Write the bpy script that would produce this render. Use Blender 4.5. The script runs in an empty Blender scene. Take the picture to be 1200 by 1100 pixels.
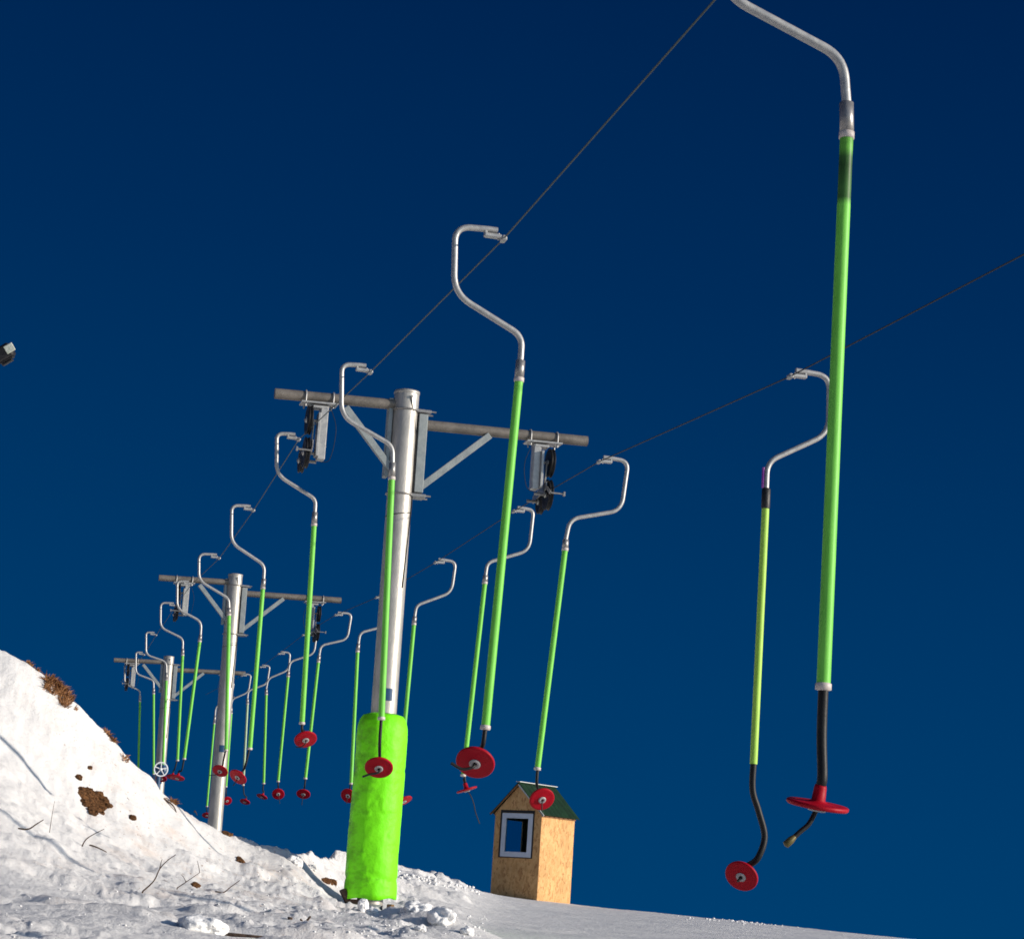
import bpy, math, random
import numpy as np
from mathutils import Vector, Matrix
random.seed(7)
SC = bpy.context.scene
COL = SC.collection
# ------------------------------------------------------------------ camera
FL = 2400.0                      # focal length in pixels of the 1200 px wide photograph
TH = math.atan(512/FL); RO = math.atan(.066)
cf = Vector((0, math.cos(TH), math.sin(TH))); r0 = Vector((1, 0, 0)); u0 = r0.cross(cf)
cu = u0*math.cos(RO) - r0*math.sin(RO); cr = r0*math.cos(RO) + u0*math.sin(RO)
cam = bpy.data.objects.new("camera", bpy.data.cameras.new("camera")); COL.objects.link(cam)
M = Matrix((cr, cu, -cf)).transposed().to_4x4(); cam.matrix_world = M
cam.data.sensor_width = 36; cam.data.lens = 36*FL/1200
cam.data.clip_start = .1; cam.data.clip_end = 20000
SC.camera = cam
def ray(px, py):
    return cf*FL + cr*(px-600) - cu*(py-550)
def at(px, py, d):
    v = ray(px, py); return v*(d/v.y)
def proj(p):
    z = p.dot(cf); return 600+FL*p.dot(cr)/z, 550-FL*p.dot(cu)/z
LA = math.radians(13.6)
LINE = Vector((-math.sin(LA), math.cos(LA), 0)); ARM = Vector((math.cos(LA), math.sin(LA), 0)); UP = Vector((0, 0, 1))
def onplane(px, py, o, n=LINE):
    v = ray(px, py); return v*(o.dot(n)/v.dot(n))
# ------------------------------------------------------------------ object helpers
def link(o, parent=None):
    COL.objects.link(o)
    if parent: o.parent = parent
    return o
def tag(o, label=None, cat=None, group=None, kind=None):
    if label: o['label'] = label
    if cat: o['category'] = cat
    if group: o['group'] = group
    if kind: o['kind'] = kind
    return o
def empty(name, loc, label=None, cat=None, group=None, rot=None):
    o = bpy.data.objects.new(name, None); o.location = loc; o.empty_display_size = .1
    if rot: o.rotation_euler = rot
    link(o); return tag(o, label, cat, group)
class MB:
    def __init__(s): s.v = []; s.f = []; s.sm = []
    def add(s, v, f, smooth=False):
        b = len(s.v); s.v += [tuple(q) for q in v]; s.f += [tuple(i+b for i in q) for q in f]; s.sm += [smooth]*len(f); return s
    def tube(s, pts, r, n=12, cap=True):
        pts = [Vector(p) for p in pts]; m = len(pts)
        rs = r if isinstance(r, (list, tuple)) else [r]*m
        T = []
        for i in range(m):
            a = pts[max(i-1, 0)]; b = pts[min(i+1, m-1)]; T.append((b-a).normalized())
        x = T[0].orthogonal().normalized(); V = []
        for i in range(m):
            x = (x - T[i]*x.dot(T[i])).normalized(); y = T[i].cross(x)
            for k in range(n):
                a = 2*math.pi*k/n; V.append(pts[i] + (x*math.cos(a)+y*math.sin(a))*rs[i])
        F = [(i*n+k, i*n+(k+1) % n, (i+1)*n+(k+1) % n, (i+1)*n+k) for i in range(m-1) for k in range(n)]
        s.add(V, F, True)
        if cap:
            s.add(V[:n], [tuple(range(n))[::-1]]); s.add(V[-n:], [tuple(range(n))])
        return s
    def box(s, c, sx, sy, sz, X=Vector((1, 0, 0)), Y=Vector((0, 1, 0)), bev=0.0):
        Z = X.cross(Y); c = Vector(c)
        if bev <= 0:
            V = [c + X*(sx/2*a) + Y*(sy/2*b) + Z*(sz/2*d) for a in (-1, 1) for b in (-1, 1) for d in (-1, 1)]
            s.add(V, [(0, 1, 3, 2), (4, 6, 7, 5), (0, 4, 5, 1), (2, 3, 7, 6), (0, 2, 6, 4), (1, 5, 7, 3)]); return s
        # chamfered box: profile with cut corners extruded with inset ends
        def ring(hx, hy, b, z):
            return [c+X*x+Y*y+Z*z for x, y in ((hx-b, hy), (-hx+b, hy), (-hx, hy-b), (-hx, -hy+b), (-hx+b, -hy), (hx-b, -hy), (hx, -hy+b), (hx, hy-b))]
        hx, hy, hz = sx/2, sy/2, sz/2
        R = [ring(hx-bev, hy-bev, bev*.5, -hz), ring(hx, hy, bev, -hz+bev), ring(hx, hy, bev, hz-bev), ring(hx-bev, hy-bev, bev*.5, hz)]
        V = sum(R, []); F = [(i*8+k, i*8+(k+1) % 8, (i+1)*8+(k+1) % 8, (i+1)*8+k) for i in range(3) for k in range(8)]
        F += [tuple(range(8))[::-1], tuple(range(24, 32))]
        s.add(V, F); return s
    def bar(s, a, b, w, t, side, bev=.002):
        a = Vector(a); b = Vector(b); Y = (b-a).normalized(); X = (side - Y*side.dot(Y)).normalized()
        return s.box((a+b)/2, w, (b-a).length, t, X, Y, bev)
    def lathe(s, prof, n=32, c=Vector((0, 0, 0)), ax=UP, sharp=False):
        ax = Vector(ax).normalized(); x = ax.orthogonal().normalized(); y = ax.cross(x); V = []
        for (r, z) in prof:
            for k in range(n):
                a = 2*math.pi*k/n; V.append(Vector(c)+(x*math.cos(a)+y*math.sin(a))*r+ax*z)
        F = [(i*n+k, i*n+(k+1) % n, (i+1)*n+(k+1) % n, (i+1)*n+k) for i in range(len(prof)-1) for k in range(n)]
        return s.add(V, F, not sharp)
    def mesh(s, name):
        me = bpy.data.meshes.new(name); me.from_pydata(s.v, [], s.f)
        me.polygons.foreach_set("use_smooth", s.sm); me.update(); return me
    def build(s, name, mat, parent=None, me=None):
        me = s.mesh(name); me.materials.append(mat)
        return link(bpy.data.objects.new(name, me), parent)
def fillet(pts, rad, n=7):
    pts = [Vector(p) for p in pts]; out = [pts[0]]
    for i in range(1, len(pts)-1):
        a, b, c = pts[i-1], pts[i], pts[i+1]; r = rad[i-1] if isinstance(rad, (list, tuple)) else rad
        d1 = (a-b); d2 = (c-b); r = min(r, d1.length*.48, d2.length*.48)
        p = b+d1.normalized()*r; q = b+d2.normalized()*r
        for k in range(n+1):
            t = k/n; out.append(p*(1-t)**2+b*2*t*(1-t)+q*t*t)
    out.append(pts[-1]); return out
# ------------------------------------------------------------------ materials
def mat(name, base, rough=.5, metal=0.0, var=None, vscale=8, bump=0, bscale=40, spec=.5, rvar=0, stretch=None, coat=0):
    m = bpy.data.materials.new(name); m.use_nodes = True; nt = m.node_tree; N = nt.nodes; Lk = nt.links
    b = N['Principled BSDF']; b.inputs['Base Color'].default_value = (*base, 1); b.inputs['Roughness'].default_value = rough
    b.inputs['Metallic'].default_value = metal; b.inputs['Specular IOR Level'].default_value = spec
    if coat: b.inputs['Coat Weight'].default_value = coat
    tc = N.new('ShaderNodeTexCoord'); mp = N.new('ShaderNodeMapping'); Lk.new(tc.outputs['Object'], mp.inputs[0])
    if stretch: mp.inputs['Scale'].default_value = stretch
    if var:
        n = N.new('ShaderNodeTexNoise'); n.inputs['Scale'].default_value = vscale; n.inputs['Detail'].default_value = 8; n.inputs['Roughness'].default_value = .65
        Lk.new(mp.outputs[0], n.inputs['Vector'])
        r = N.new('ShaderNodeValToRGB'); Lk.new(n.outputs['Fac'], r.inputs[0])
        r.color_ramp.elements[0].position = .35; r.color_ramp.elements[1].position = .65
        r.color_ramp.elements[0].color = (*var, 1); r.color_ramp.elements[1].color = (*base, 1)
        Lk.new(r.outputs[0], b.inputs['Base Color'])
        if rvar:
            q = N.new('ShaderNodeMapRange'); q.inputs['To Min'].default_value = max(rough-rvar, .05); q.inputs['To Max'].default_value = min(rough+rvar, 1)
            Lk.new(n.outputs['Fac'], q.inputs[0]); Lk.new(q.outputs[0], b.inputs['Roughness'])
    if bump:
        n2 = N.new('ShaderNodeTexNoise'); n2.inputs['Scale'].default_value = bscale; n2.inputs['Detail'].default_value = 6
        Lk.new(mp.outputs[0], n2.inputs['Vector'])
        bp = N.new('ShaderNodeBump'); bp.inputs['Strength'].default_value = bump; bp.inputs['Distance'].default_value = .01
        Lk.new(n2.outputs['Fac'], bp.inputs['Height']); Lk.new(bp.outputs[0], b.inputs['Normal'])
    return m
GALV = mat('galvanised_steel', (.50, .47, .43), .45, .5, (.38, .36, .33), 14, .15, 60, spec=.3, rvar=.12, stretch=(1, 1, .35))
TUBE = mat('zinc_tube', (.47, .46, .44), .4, .35, (.33, .33, .33), 22, .08, 60, rvar=.12)
ARMM = mat('shaded_arm_steel', (.23, .205, .18), .55, .3, (.14, .125, .11), 7, .2, 40, spec=.3, rvar=.1)  # crossarm steel: the shade of a grazing sun put into the base colour
PLATE = mat('grey_plate', (.30, .33, .33), .55, .1, (.21, .24, .25), 9, .15, 40, rvar=.15)
COLLAR = mat('collar_steel', (.36, .34, .32), .38, .6, (.26, .25, .24), 30, .1, 50)
GREEN = mat('green_painted_pole', (.20, .64, .085), .5, 0, (.15, .53, .062), 5, .05, 30, spec=.3, rvar=.1, stretch=(6, 6, 1))
YGREEN = mat('yellow_green_pole', (.42, .70, .10), .5, 0, (.35, .60, .08), 5, .05, 30, spec=.3, stretch=(6, 6, 1))
PALE = mat('faded_pole', (.38, .50, .33), .45, 0, (.30, .42, .25), 6, .05, 30, stretch=(6, 6, 1))
CREAM = mat('cream_plastic_ring', (.62, .56, .52), .5, 0, (.5, .44, .40), 30)
RUBBER = mat('black_rubber', (.007, .007, .008), .5, 0, (.011, .011, .012), 20, .1, 80, spec=.25)
RED = mat("red_plastic", (.38, .001, .012), .5, 0, (.33, .001, .010), 12, .15, 60, spec=.18)
WASH = mat('white_washer', (.46, .42, .42), .5, .1, (.30, .28, .28), 30)
BRASS = mat('brass_tip', (.12, .095, .03), .5, .3)
ROPE = mat('steel_rope', (.06, .08, .075), .6, .1)
ROPED = mat('dark_steel_rope', (.018, .022, .027), .6, .1)
BLUE = mat('blue_tag', (.006, .06, .16), .45, 0, (.005, .045, .12), 20)
WHITE = mat('white_paint', (.72, .74, .78), .45, 0, (.6, .62, .66), 12)
PURPLE = mat('purple_tape', (.22, .03, .30), .5)
BLACKTAPE = mat('black_tape', (.008, .008, .009), .5, 0, (.014, .014, .014), 60, .2, 90)
WOOD = mat('dark_wood', (.10, .055, .035), .8, 0, (.04, .022, .015), 9, .5, 40, stretch=(1, 1, 5))
TIMBER = mat('pale_timber', (.42, .24, .10), .7, 0, (.25, .14, .06), 9, .4, 40)
SOIL = mat('brown_soil', (.19, .09, .038), .95, 0, (.035, .018, .010), 26, .9, 70, spec=.1)
GRASS = mat('dead_grass', (.50, .25, .11), .85, 0, (.22, .10, .045), 30, spec=.15)
TWIG = mat('bare_twig', (.13, .085, .06), .85, 0, (.05, .035, .03), 40, .3, 90, spec=.15)
DARK = mat('black_housing', (.008, .008, .01), .5, 0, (.014, .014, .016), 20)
LAMPG = mat('lamp_face', (.75, .76, .68), .4, 0, (.5, .55, .42), 60)
LUMP = mat('snow_block', (.90, .885, .87), .8, 0, (.80, .80, .81), 18, .8, 60, spec=.15)

def osb():
    m = bpy.data.materials.new('osb_board'); m.use_nodes = True; nt = m.node_tree; N = nt.nodes; Lk = nt.links; b = N['Principled BSDF']
    tc = N.new('ShaderNodeTexCoord'); v = N.new('ShaderNodeTexVoronoi'); v.inputs['Scale'].default_value = 34
    mp = N.new('ShaderNodeMapping'); mp.inputs['Scale'].default_value = (1, 1, .38); nz = N.new('ShaderNodeTexNoise'); nz.inputs['Scale'].default_value = 14
    mx = N.new('ShaderNodeMix'); mx.data_type = 'VECTOR'; mx.inputs['Factor'].default_value = .10
    Lk.new(tc.outputs['Object'], mx.inputs[4]); Lk.new(nz.outputs['Color'], mx.inputs[5]); Lk.new(tc.outputs['Object'], nz.inputs['Vector'])
    Lk.new(mx.outputs[1], mp.inputs[0]); Lk.new(mp.outputs[0], v.inputs['Vector'])
    r = N.new('ShaderNodeValToRGB'); e = r.color_ramp.elements
    sp = N.new('ShaderNodeSeparateColor'); Lk.new(v.outputs['Color'], sp.inputs[0]); Lk.new(sp.outputs[0], r.inputs[0])
    e[0].position = 0; e[0].color = (.44, .215, .085, 1); e[1].position = 1; e[1].color = (.72, .43, .19, 1)
    e2 = r.color_ramp.elements.new(.25); e2.color = (.62, .34, .135, 1)
    n2 = N.new('ShaderNodeTexNoise'); n2.inputs['Scale'].default_value = 3; n2.inputs['Detail'].default_value = 5; Lk.new(tc.outputs['Object'], n2.inputs['Vector'])
    mr = N.new('ShaderNodeMapRange'); mr.inputs['From Min'].default_value = .3; mr.inputs['From Max'].default_value = .7; mr.inputs['To Min'].default_value = .82; mr.inputs['To Max'].default_value = 1.08
    Lk.new(n2.outputs['Fac'], mr.inputs[0]); mm = N.new('ShaderNodeMix'); mm.data_type = 'RGBA'; mm.blend_type = 'MULTIPLY'; mm.inputs['Factor'].default_value = 1
    Lk.new(r.outputs[0], mm.inputs[6]); Lk.new(mr.outputs[0], mm.inputs[7]); Lk.new(mm.outputs[2], b.inputs['Base Color'])
    b.inputs['Roughness'].default_value = .75; b.inputs['Specular IOR Level'].default_value = .2
    bp = N.new('ShaderNodeBump'); bp.inputs['Strength'].default_value = .25; bp.inputs['Distance'].default_value = .004; Lk.new(v.outputs['Distance'], bp.inputs['Height']); Lk.new(bp.outputs[0], b.inputs['Normal'])
    return m
OSB = osb()
def hook_shaded(z0, z1):  # the hook's shadow painted into the green as a dark band
    m = GREEN.copy(); m.name = 'green_pole_hook_shade'; nt = m.node_tree; N = nt.nodes; Lk = nt.links; b = N['Principled BSDF']
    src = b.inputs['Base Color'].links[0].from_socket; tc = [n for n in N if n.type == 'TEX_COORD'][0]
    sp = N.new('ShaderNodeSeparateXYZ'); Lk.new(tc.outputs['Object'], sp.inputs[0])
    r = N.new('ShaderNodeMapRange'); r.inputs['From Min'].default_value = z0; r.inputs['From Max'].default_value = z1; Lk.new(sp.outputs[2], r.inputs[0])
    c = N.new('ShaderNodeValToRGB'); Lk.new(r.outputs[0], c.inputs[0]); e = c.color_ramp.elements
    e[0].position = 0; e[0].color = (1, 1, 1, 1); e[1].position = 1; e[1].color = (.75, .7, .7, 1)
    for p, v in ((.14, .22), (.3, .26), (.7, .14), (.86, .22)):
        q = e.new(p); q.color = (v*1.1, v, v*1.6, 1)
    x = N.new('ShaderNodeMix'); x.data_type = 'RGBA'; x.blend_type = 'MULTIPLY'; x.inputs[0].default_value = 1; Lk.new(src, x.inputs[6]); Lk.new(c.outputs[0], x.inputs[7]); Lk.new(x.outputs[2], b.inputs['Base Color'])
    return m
ROOFG = mat('green_roof_sheet', (.008, .034, .013), .6, 0, (.006, .020, .009), 5, 0, 40, rvar=.1, spec=.2)
ROOFT = mat('pale_roof_trim', (.55, .57, .55), .5, .2)
FASCIA = mat('fascia_board', (.26, .12, .04), .7, 0, (.18, .08, .03), 12)
PVC = mat('white_window_frame', (.62, .66, .74), .35, 0, (.56, .60, .68), 10)
GASKET = mat('black_gasket', (.01, .01, .012), .6)
def glass():
    m = bpy.data.materials.new('window_glass'); m.use_nodes = True; b = m.node_tree.nodes['Principled BSDF']
    b.inputs['Base Color'].default_value = (.35, .5, .6, 1); b.inputs['Roughness'].default_value = .03; b.inputs['Transmission Weight'].default_value = 1; b.inputs['IOR'].default_value = 1.05
    return m
GLASS = glass()
def padmat():
    m = bpy.data.materials.new('neon_green_tarpaulin'); m.use_nodes = True; nt = m.node_tree; N = nt.nodes; Lk = nt.links; b = N['Principled BSDF']
    tc = N.new('ShaderNodeTexCoord'); n = N.new('ShaderNodeTexNoise'); n.inputs['Scale'].default_value = 3.2; n.inputs['Detail'].default_value = 7; n.inputs['Roughness'].default_value = .7
    mp = N.new('ShaderNodeMapping'); mp.inputs['Scale'].default_value = (1, 1, 1.6); Lk.new(tc.outputs['Object'], mp.inputs[0]); Lk.new(mp.outputs[0], n.inputs['Vector'])
    # grubby blotches, weighted to the left to paint in its shaded side too
    sx = N.new('ShaderNodeSeparateXYZ'); Lk.new(tc.outputs['Object'], sx.inputs[0]); ma = N.new('ShaderNodeMath'); ma.operation = 'MULTIPLY_ADD'; ma.inputs[1].default_value = .55; Lk.new(sx.outputs[0], ma.inputs[0]); Lk.new(n.outputs['Fac'], ma.inputs[2])
    r = N.new('ShaderNodeValToRGB'); Lk.new(ma.outputs[0], r.inputs[0]); e = r.color_ramp.elements
    e[0].position = .24; e[0].color = (.10, .38, .006, 1); e[1].position = .44; e[1].color = (.19, .84, .003, 1)
    Lk.new(r.outputs[0], b.inputs['Base Color']); b.inputs['Roughness'].default_value = .55; b.inputs['Specular IOR Level'].default_value = .3
    n2 = N.new('ShaderNodeTexNoise'); n2.inputs['Scale'].default_value = 9; n2.inputs['Detail'].default_value = 5; Lk.new(tc.outputs['Object'], n2.inputs['Vector'])
    bp = N.new('ShaderNodeBump'); bp.inputs['Strength'].default_value = .5; bp.inputs['Distance'].default_value = .03; Lk.new(n2.outputs['Fac'], bp.inputs['Height']); Lk.new(bp.outputs[0], b.inputs['Normal'])
    return m
PAD = padmat()
def snowmat():
    m = bpy.data.materials.new('snow'); m.use_nodes = True; nt = m.node_tree; N = nt.nodes; Lk = nt.links; b = N['Principled BSDF']
    tc = N.new('ShaderNodeTexCoord')
    def noise(s, d=6, r=.6, vec=None):
        n = N.new('ShaderNodeTexNoise'); n.inputs['Scale'].default_value = s; n.inputs['Detail'].default_value = d; n.inputs['Roughness'].default_value = r
        Lk.new(vec or tc.outputs['Object'], n.inputs['Vector']); return n.outputs['Fac']
    def ramp(f, p0, p1, c0, c1):
        r = N.new('ShaderNodeValToRGB'); Lk.new(f, r.inputs[0]); e = r.color_ramp.elements
        e[0].position = p0; e[1].position = p1; e[0].color = (*c0, 1); e[1].color = (*c1, 1); return r.outputs[0]
    base = ramp(noise(1.3), .3, .7, (.70, .69, .69), (.81, .79, .775))
    at_ = N.new('ShaderNodeAttribute'); at_.attribute_name = 'dirt'
    def mix(f, a, c, k=None):
        x = N.new('ShaderNodeMix'); x.data_type = 'RGBA'; Lk.new(f, x.inputs[0]); Lk.new(a, x.inputs[6])
        x.inputs[7].default_value = (*c, 1); return x.outputs[2]
    def mul(a, c):
        x = N.new('ShaderNodeMath'); x.operation = 'MULTIPLY'; Lk.new(a, x.inputs[0])
        if isinstance(c, float): x.inputs[1].default_value = c
        else: Lk.new(c, x.inputs[1])
        return x.outputs[0]
    stain = ramp(noise(2.2, 8, .7), .50, .72, (0, 0, 0), (1, 1, 1))
    c = mix(mul(mul(stain, at_.outputs['Fac']), .45), base, (.62, .40, .26))
    speck = ramp(noise(22, 3, .7), .62, .70, (0, 0, 0), (1, 1, 1))
    c = mix(mul(mul(speck, at_.outputs['Fac']), .75), c, (.30, .17, .10))
    Lk.new(c, b.inputs['Base Color'])
    b.inputs['Roughness'].default_value = .75; b.inputs['Specular IOR Level'].default_value = .2
    ad = N.new('ShaderNodeMath'); ad.operation = 'ADD'; Lk.new(noise(14, 8, .7), ad.inputs[0]); Lk.new(mul(noise(70, 4, .7), .35), ad.inputs[1])
    bp = N.new('ShaderNodeBump'); bp.inputs['Strength'].default_value = .6; bp.inputs['Distance'].default_value = .03; Lk.new(ad.outputs[0], bp.inputs['Height']); Lk.new(bp.outputs[0], b.inputs['Normal'])
    return m
SNOW = snowmat()
# ------------------------------------------------------------------ terrain
PXC = [-1500, -600, 0, 50, 100, 150, 200, 250, 290, 330, 375, 412, 430, 500, 545, 575, 620, 680, 800, 900, 1000, 1300, 1900, 2600]
#       rows (photo px) of the snow at distances 10, 14, 16.5, 18.4, r5, crest; r5; crest distance
ROWS = [(1020, 925, 790, 700, 640, 560, 20.0, 20.8), (1060, 1005, 880, 790, 720, 600, 20.0, 20.8), (1080, 1044, 945, 868, 818, 759, 20.0, 20.8), (1085, 1052, 975, 908, 852, 785, 20.0, 20.8),
        (1090, 1060, 1004, 950, 898, 833, 20.0, 20.8), (1098, 1068, 1024, 986, 942, 886, 20.0, 20.9), (1106, 1075, 1040, 1014, 982, 938, 20.1, 21.1), (1113, 1082, 1054, 1036, 1011, 977, 20.3, 21.6),
        (1119, 1087, 1061, 1046, 1026, 988, 20.8, 22.5), (1124, 1093, 1072, 1058, 1033, 998, 20.7, 22.1), (1128, 1099, 1080, 1065, 1040, 1003, 20.7, 22.2), (1131, 1102, 1086, 1075, 1062, 1009, 22, 33), (1133, 1103, 1087, 1077, 1064, 1011, 22, 35),
        (1142, 1112, 1098, 1089, 1078, 1026, 22, 35), (1148, 1120, 1107, 1099, 1088, 1040, 22, 37), (1152, 1125, 1112, 1104, 1094, 1047, 22, 42), (1158, 1131, 1118, 1110, 1099, 1053, 22, 42),
        (1164, 1137, 1124, 1116, 1105, 1060, 22, 42), (1174, 1147, 1134, 1125, 1113, 1072, 22, 40), (1182, 1155, 1141, 1132, 1120, 1082, 22, 38), (1190, 1162, 1148, 1139, 1127, 1093, 22, 36),
        (1215, 1188, 1172, 1162, 1150, 1122, 22, 36), (1260, 1235, 1222, 1212, 1200, 1175, 22, 36), (1310, 1290, 1277, 1267, 1255, 1235, 22, 36)]
TA, TZ, DC, R5 = [], [], [], []
for pc, rw in zip(PXC, ROWS):
    rr = [10, 14, 17.1, 19.2, rw[6], rw[7]]; zs = []
    for y, r_ in zip(rw[:6], rr):
        v = ray(pc, y); h = math.hypot(v.x, v.y); zs.append(v.z/h*r_)
    v = ray(pc, rw[5]); TA.append(v.x/v.y); TZ.append(zs); DC.append(rw[7]); R5.append(rw[6])
TA = np.array(TA); TZ = np.array(TZ); DC = np.array(DC, float); R5 = np.array(R5, float)
_t = np.arange(TA[0], TA[-1], .002); _k = np.exp(-(np.arange(-18, 19)/7.0)**2); _k /= _k.sum()
def _sm(a):
    a = np.interp(_t, TA, a); return np.convolve(np.pad(a, 18, mode='edge'), _k, 'valid')
TZ = np.stack([_sm(TZ[:, k]) for k in range(6)], 1); DC = _sm(DC); R5 = _sm(R5); TA = _t
def _hash(i, j, s):
    n = (i*374761393 + j*668265263 + s*974711) & 0xffffffff
    n = ((n ^ (n >> 13))*1274126177) & 0xffffffff
    return ((n ^ (n >> 16)) & 0xffff)/65535.0
def vnoise(x, y, s=0):
    xi = np.floor(x).astype(np.int64); yi = np.floor(y).astype(np.int64); fx = x-xi; fy = y-yi
    fx = fx*fx*fx*(fx*(fx*6-15)+10); fy = fy*fy*fy*(fy*(fy*6-15)+10)
    a = _hash(xi, yi, s); b = _hash(xi+1, yi, s); c = _hash(xi, yi+1, s); d = _hash(xi+1, yi+1, s)
    return (a*(1-fx)+b*fx)*(1-fy)+(c*(1-fx)+d*fx)*fy
def fbm(x, y, s=0, o=4):
    t = 0; a = .5; c, sn = math.cos(.7), math.sin(.7)
    for k in range(o):
        t = t+a*vnoise(x, y, s+k*17); x, y = (x*c-y*sn)*2.03, (x*sn+y*c)*2.03; a *= .5
    return t/(1-.5**o)
def sstep(a, b, x):
    t = np.clip((x-a)/(b-a), 0, 1); return t*t*(3-2*t)
HOLLOW = []        # (x, y, radius, depth)
def base_height(x, y):
    x = np.asarray(x, float); y = np.asarray(y, float)
    r = np.hypot(x, y)+1e-6
    front = y > .05*np.abs(x)
    ta = np.where(front, x/np.maximum(y, 1e-3), np.sign(x)*30)
    ta = np.clip(ta, TA[0], TA[-1])
    dc = np.interp(ta, TA, DC)
    Z = [np.interp(ta, TA, TZ[:, k]) for k in range(6)]; r5 = np.interp(ta, TA, R5)
    R = [0*r, 0*r+5, 0*r+10, 0*r+14, 0*r+17.1, 0*r+19.2, r5, dc]
    zz = [0*r-1.62, -1.62*.42+Z[0]*.58, Z[0], Z[1], Z[2], Z[3], Z[4], Z[5]]
    z = np.zeros_like(r)
    for k in range(7):
        m = (r >= R[k]) & (r < R[k+1]); t = (r-R[k])/(R[k+1]-R[k])
        # cubic hermite with averaged slopes
        s0 = (zz[k+1]-zz[k])/(R[k+1]-R[k])
        sp = (zz[k]-zz[k-1])/(R[k]-R[k-1]) if k else s0
        sn = (zz[k+2]-zz[k+1])/(R[k+2]-R[k+1]) if k < 6 else s0*.8
        m0 = (s0+sp)/2*(R[k+1]-R[k]); m1 = (s0+sn)/2*(R[k+1]-R[k])
        h = (2*t**3-3*t*t+1)*zz[k]+(t**3-2*t*t+t)*m0+(-2*t**3+3*t*t)*zz[k+1]+(t**3-t*t)*m1
        z = np.where(m, h, z)
    e = np.maximum(r-dc, 0)
    drop = .05*e + .0028*np.minimum(e, 30)**2 + .10*np.maximum(e-30, 0)
    z = np.where(r >= dc, np.maximum(Z[5]-drop, -30), z)
    back = sstep(.5, -.3, y/r)
    return z*(1-back)+(-1.62)*back
def detail(x, y):
    x = np.asarray(x, float); y = np.asarray(y, float); r = np.hypot(x, y)+1e-6
    px = 600+FL*x/np.maximum(y, .1)
    dc = np.interp(np.clip(x/np.maximum(y, .1), TA[0], TA[-1]), TA, DC)
    rough = sstep(600, 500, px-(r-14)*1.2)                       # lumpy on the left, groomed on the right
    rough = np.maximum(rough, sstep(450, 470, px)*sstep(600, 560, px)*sstep(26, 29, r))
    near = sstep(24, 11, r)                                      # keep close relief low: it is seen at a grazing angle
    amp = rough*(1-.30*near)
    bank = sstep(330, 150, px)*sstep(14, 17, r)
    n1 = fbm(x*.8, y*.8, 3, 3)-.5
    patch = sstep(.46, .62, fbm(x*.55+3, y*1.1, 41, 3))          # where the crust is broken up
    lumps = np.maximum(fbm(x*2.6+9, y*3.4, 11, 4)-.50, 0)
    crumb = np.maximum(fbm(x*9, y*11, 29, 4)-.52, 0)
    fine = fbm(x*7, y*10, 51, 4)-.5
    drift = fbm(x*.7+y*.2, y*2.4, 91, 3)-.5
    ledge = np.maximum(fbm(x*1.1+5, y*4.2, 133, 4)-.47, 0); ledge = ledge*ledge*6
    patch2 = sstep(.40, .60, fbm(x*.9+30, y*1.6, 143, 3))
    d = amp*(.10*n1+.08*drift+.16*ledge*patch2*(1-.6*bank)+(.35+.65*patch)*(.24*lumps+.10*crumb)*(1-.45*bank)+.034*fine+.085*bank*(fbm(x*2.3, y*2.6, 63, 4)-.5)+.03*bank*(fbm(x*8, y*8, 67, 3)-.5))+(1-rough)*(.045*n1+.03*drift+.010*fine)
    d = d*(1-.6*sstep(4, 0, np.abs(r-dc))*sstep(590, 650, px))
    fade = sstep(90, 60, r)
    for hx, hy, hr, hd in HOLLOW:
        d = d-hd*np.exp(-((x-hx)**2+(y-hy)**2)/hr**2)
    return d*fade
GRID = {}
def make_grid():
    px = np.arange(-120, 1290, 1.5); D = np.arange(4, 62, .05); A, B = np.meshgrid((px-600)/FL, D)
    X = A*B; GRID['z'] = (base_height(X.ravel(), B.ravel())+detail(X.ravel(), B.ravel())).reshape(X.shape)
def ground(x, y):
    u = (x/y*FL+600+120)/1.5; w_ = (y-4)/.05; Z = GRID['z']
    u = min(max(u, 0), Z.shape[1]-1.001); w_ = min(max(w_, 0), Z.shape[0]-1.001); i, j = int(w_), int(u); a, b = w_-i, u-j
    return float(Z[i, j]*(1-a)*(1-b)+Z[i+1, j]*a*(1-b)+Z[i, j+1]*(1-a)*b+Z[i+1, j+1]*a*b)
def hit(px, py, rmin=4):
    v = ray(px, py); v = v/v.y; Z = GRID['z']; D = np.arange(Z.shape[0])*.05+4
    u = min(max((v.x*FL+720)/1.5, 0), Z.shape[1]-1.001); j = int(u); g = Z[:, j]*(1-u+j)+Z[:, j+1]*(u-j)
    k = np.nonzero((g >= v.z*D) & (D < 45))[0]
    k = int(k[0]) if len(k) else int(np.argmax(np.where(D < 45, g/D, -9)))   # just above the crest: the nearest approach
    d = D[k]
    if k and g[k] > v.z*d:                                       # refine between two samples
        e1 = g[k]-v.z*d; e0 = v.z*D[k-1]-g[k-1]; d = d-.05*max(0, min(1, e1/(e1+e0+1e-9)))
    return Vector((v.x*d, d, ground(v.x*d, d)))
make_grid()
_q = onplane(431, 1066, at(477, 459, 22.0)); HOLLOW.append((_q.x, _q.y-.12, .42, .22))
_h = hit(109, 940); HOLLOW.append((_h.x+.02, _h.y+.1, .18, .10))
for _x, _y, _r, _d in ((512, 1090, .42, -.13), (545, 1100, .40, -.10), (478, 1082, .35, -.06), (500, 1075, .30, -.05)):
    _h = hit(_x, _y); HOLLOW.append((_h.x, _h.y, _r, _d))
make_grid()
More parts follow.
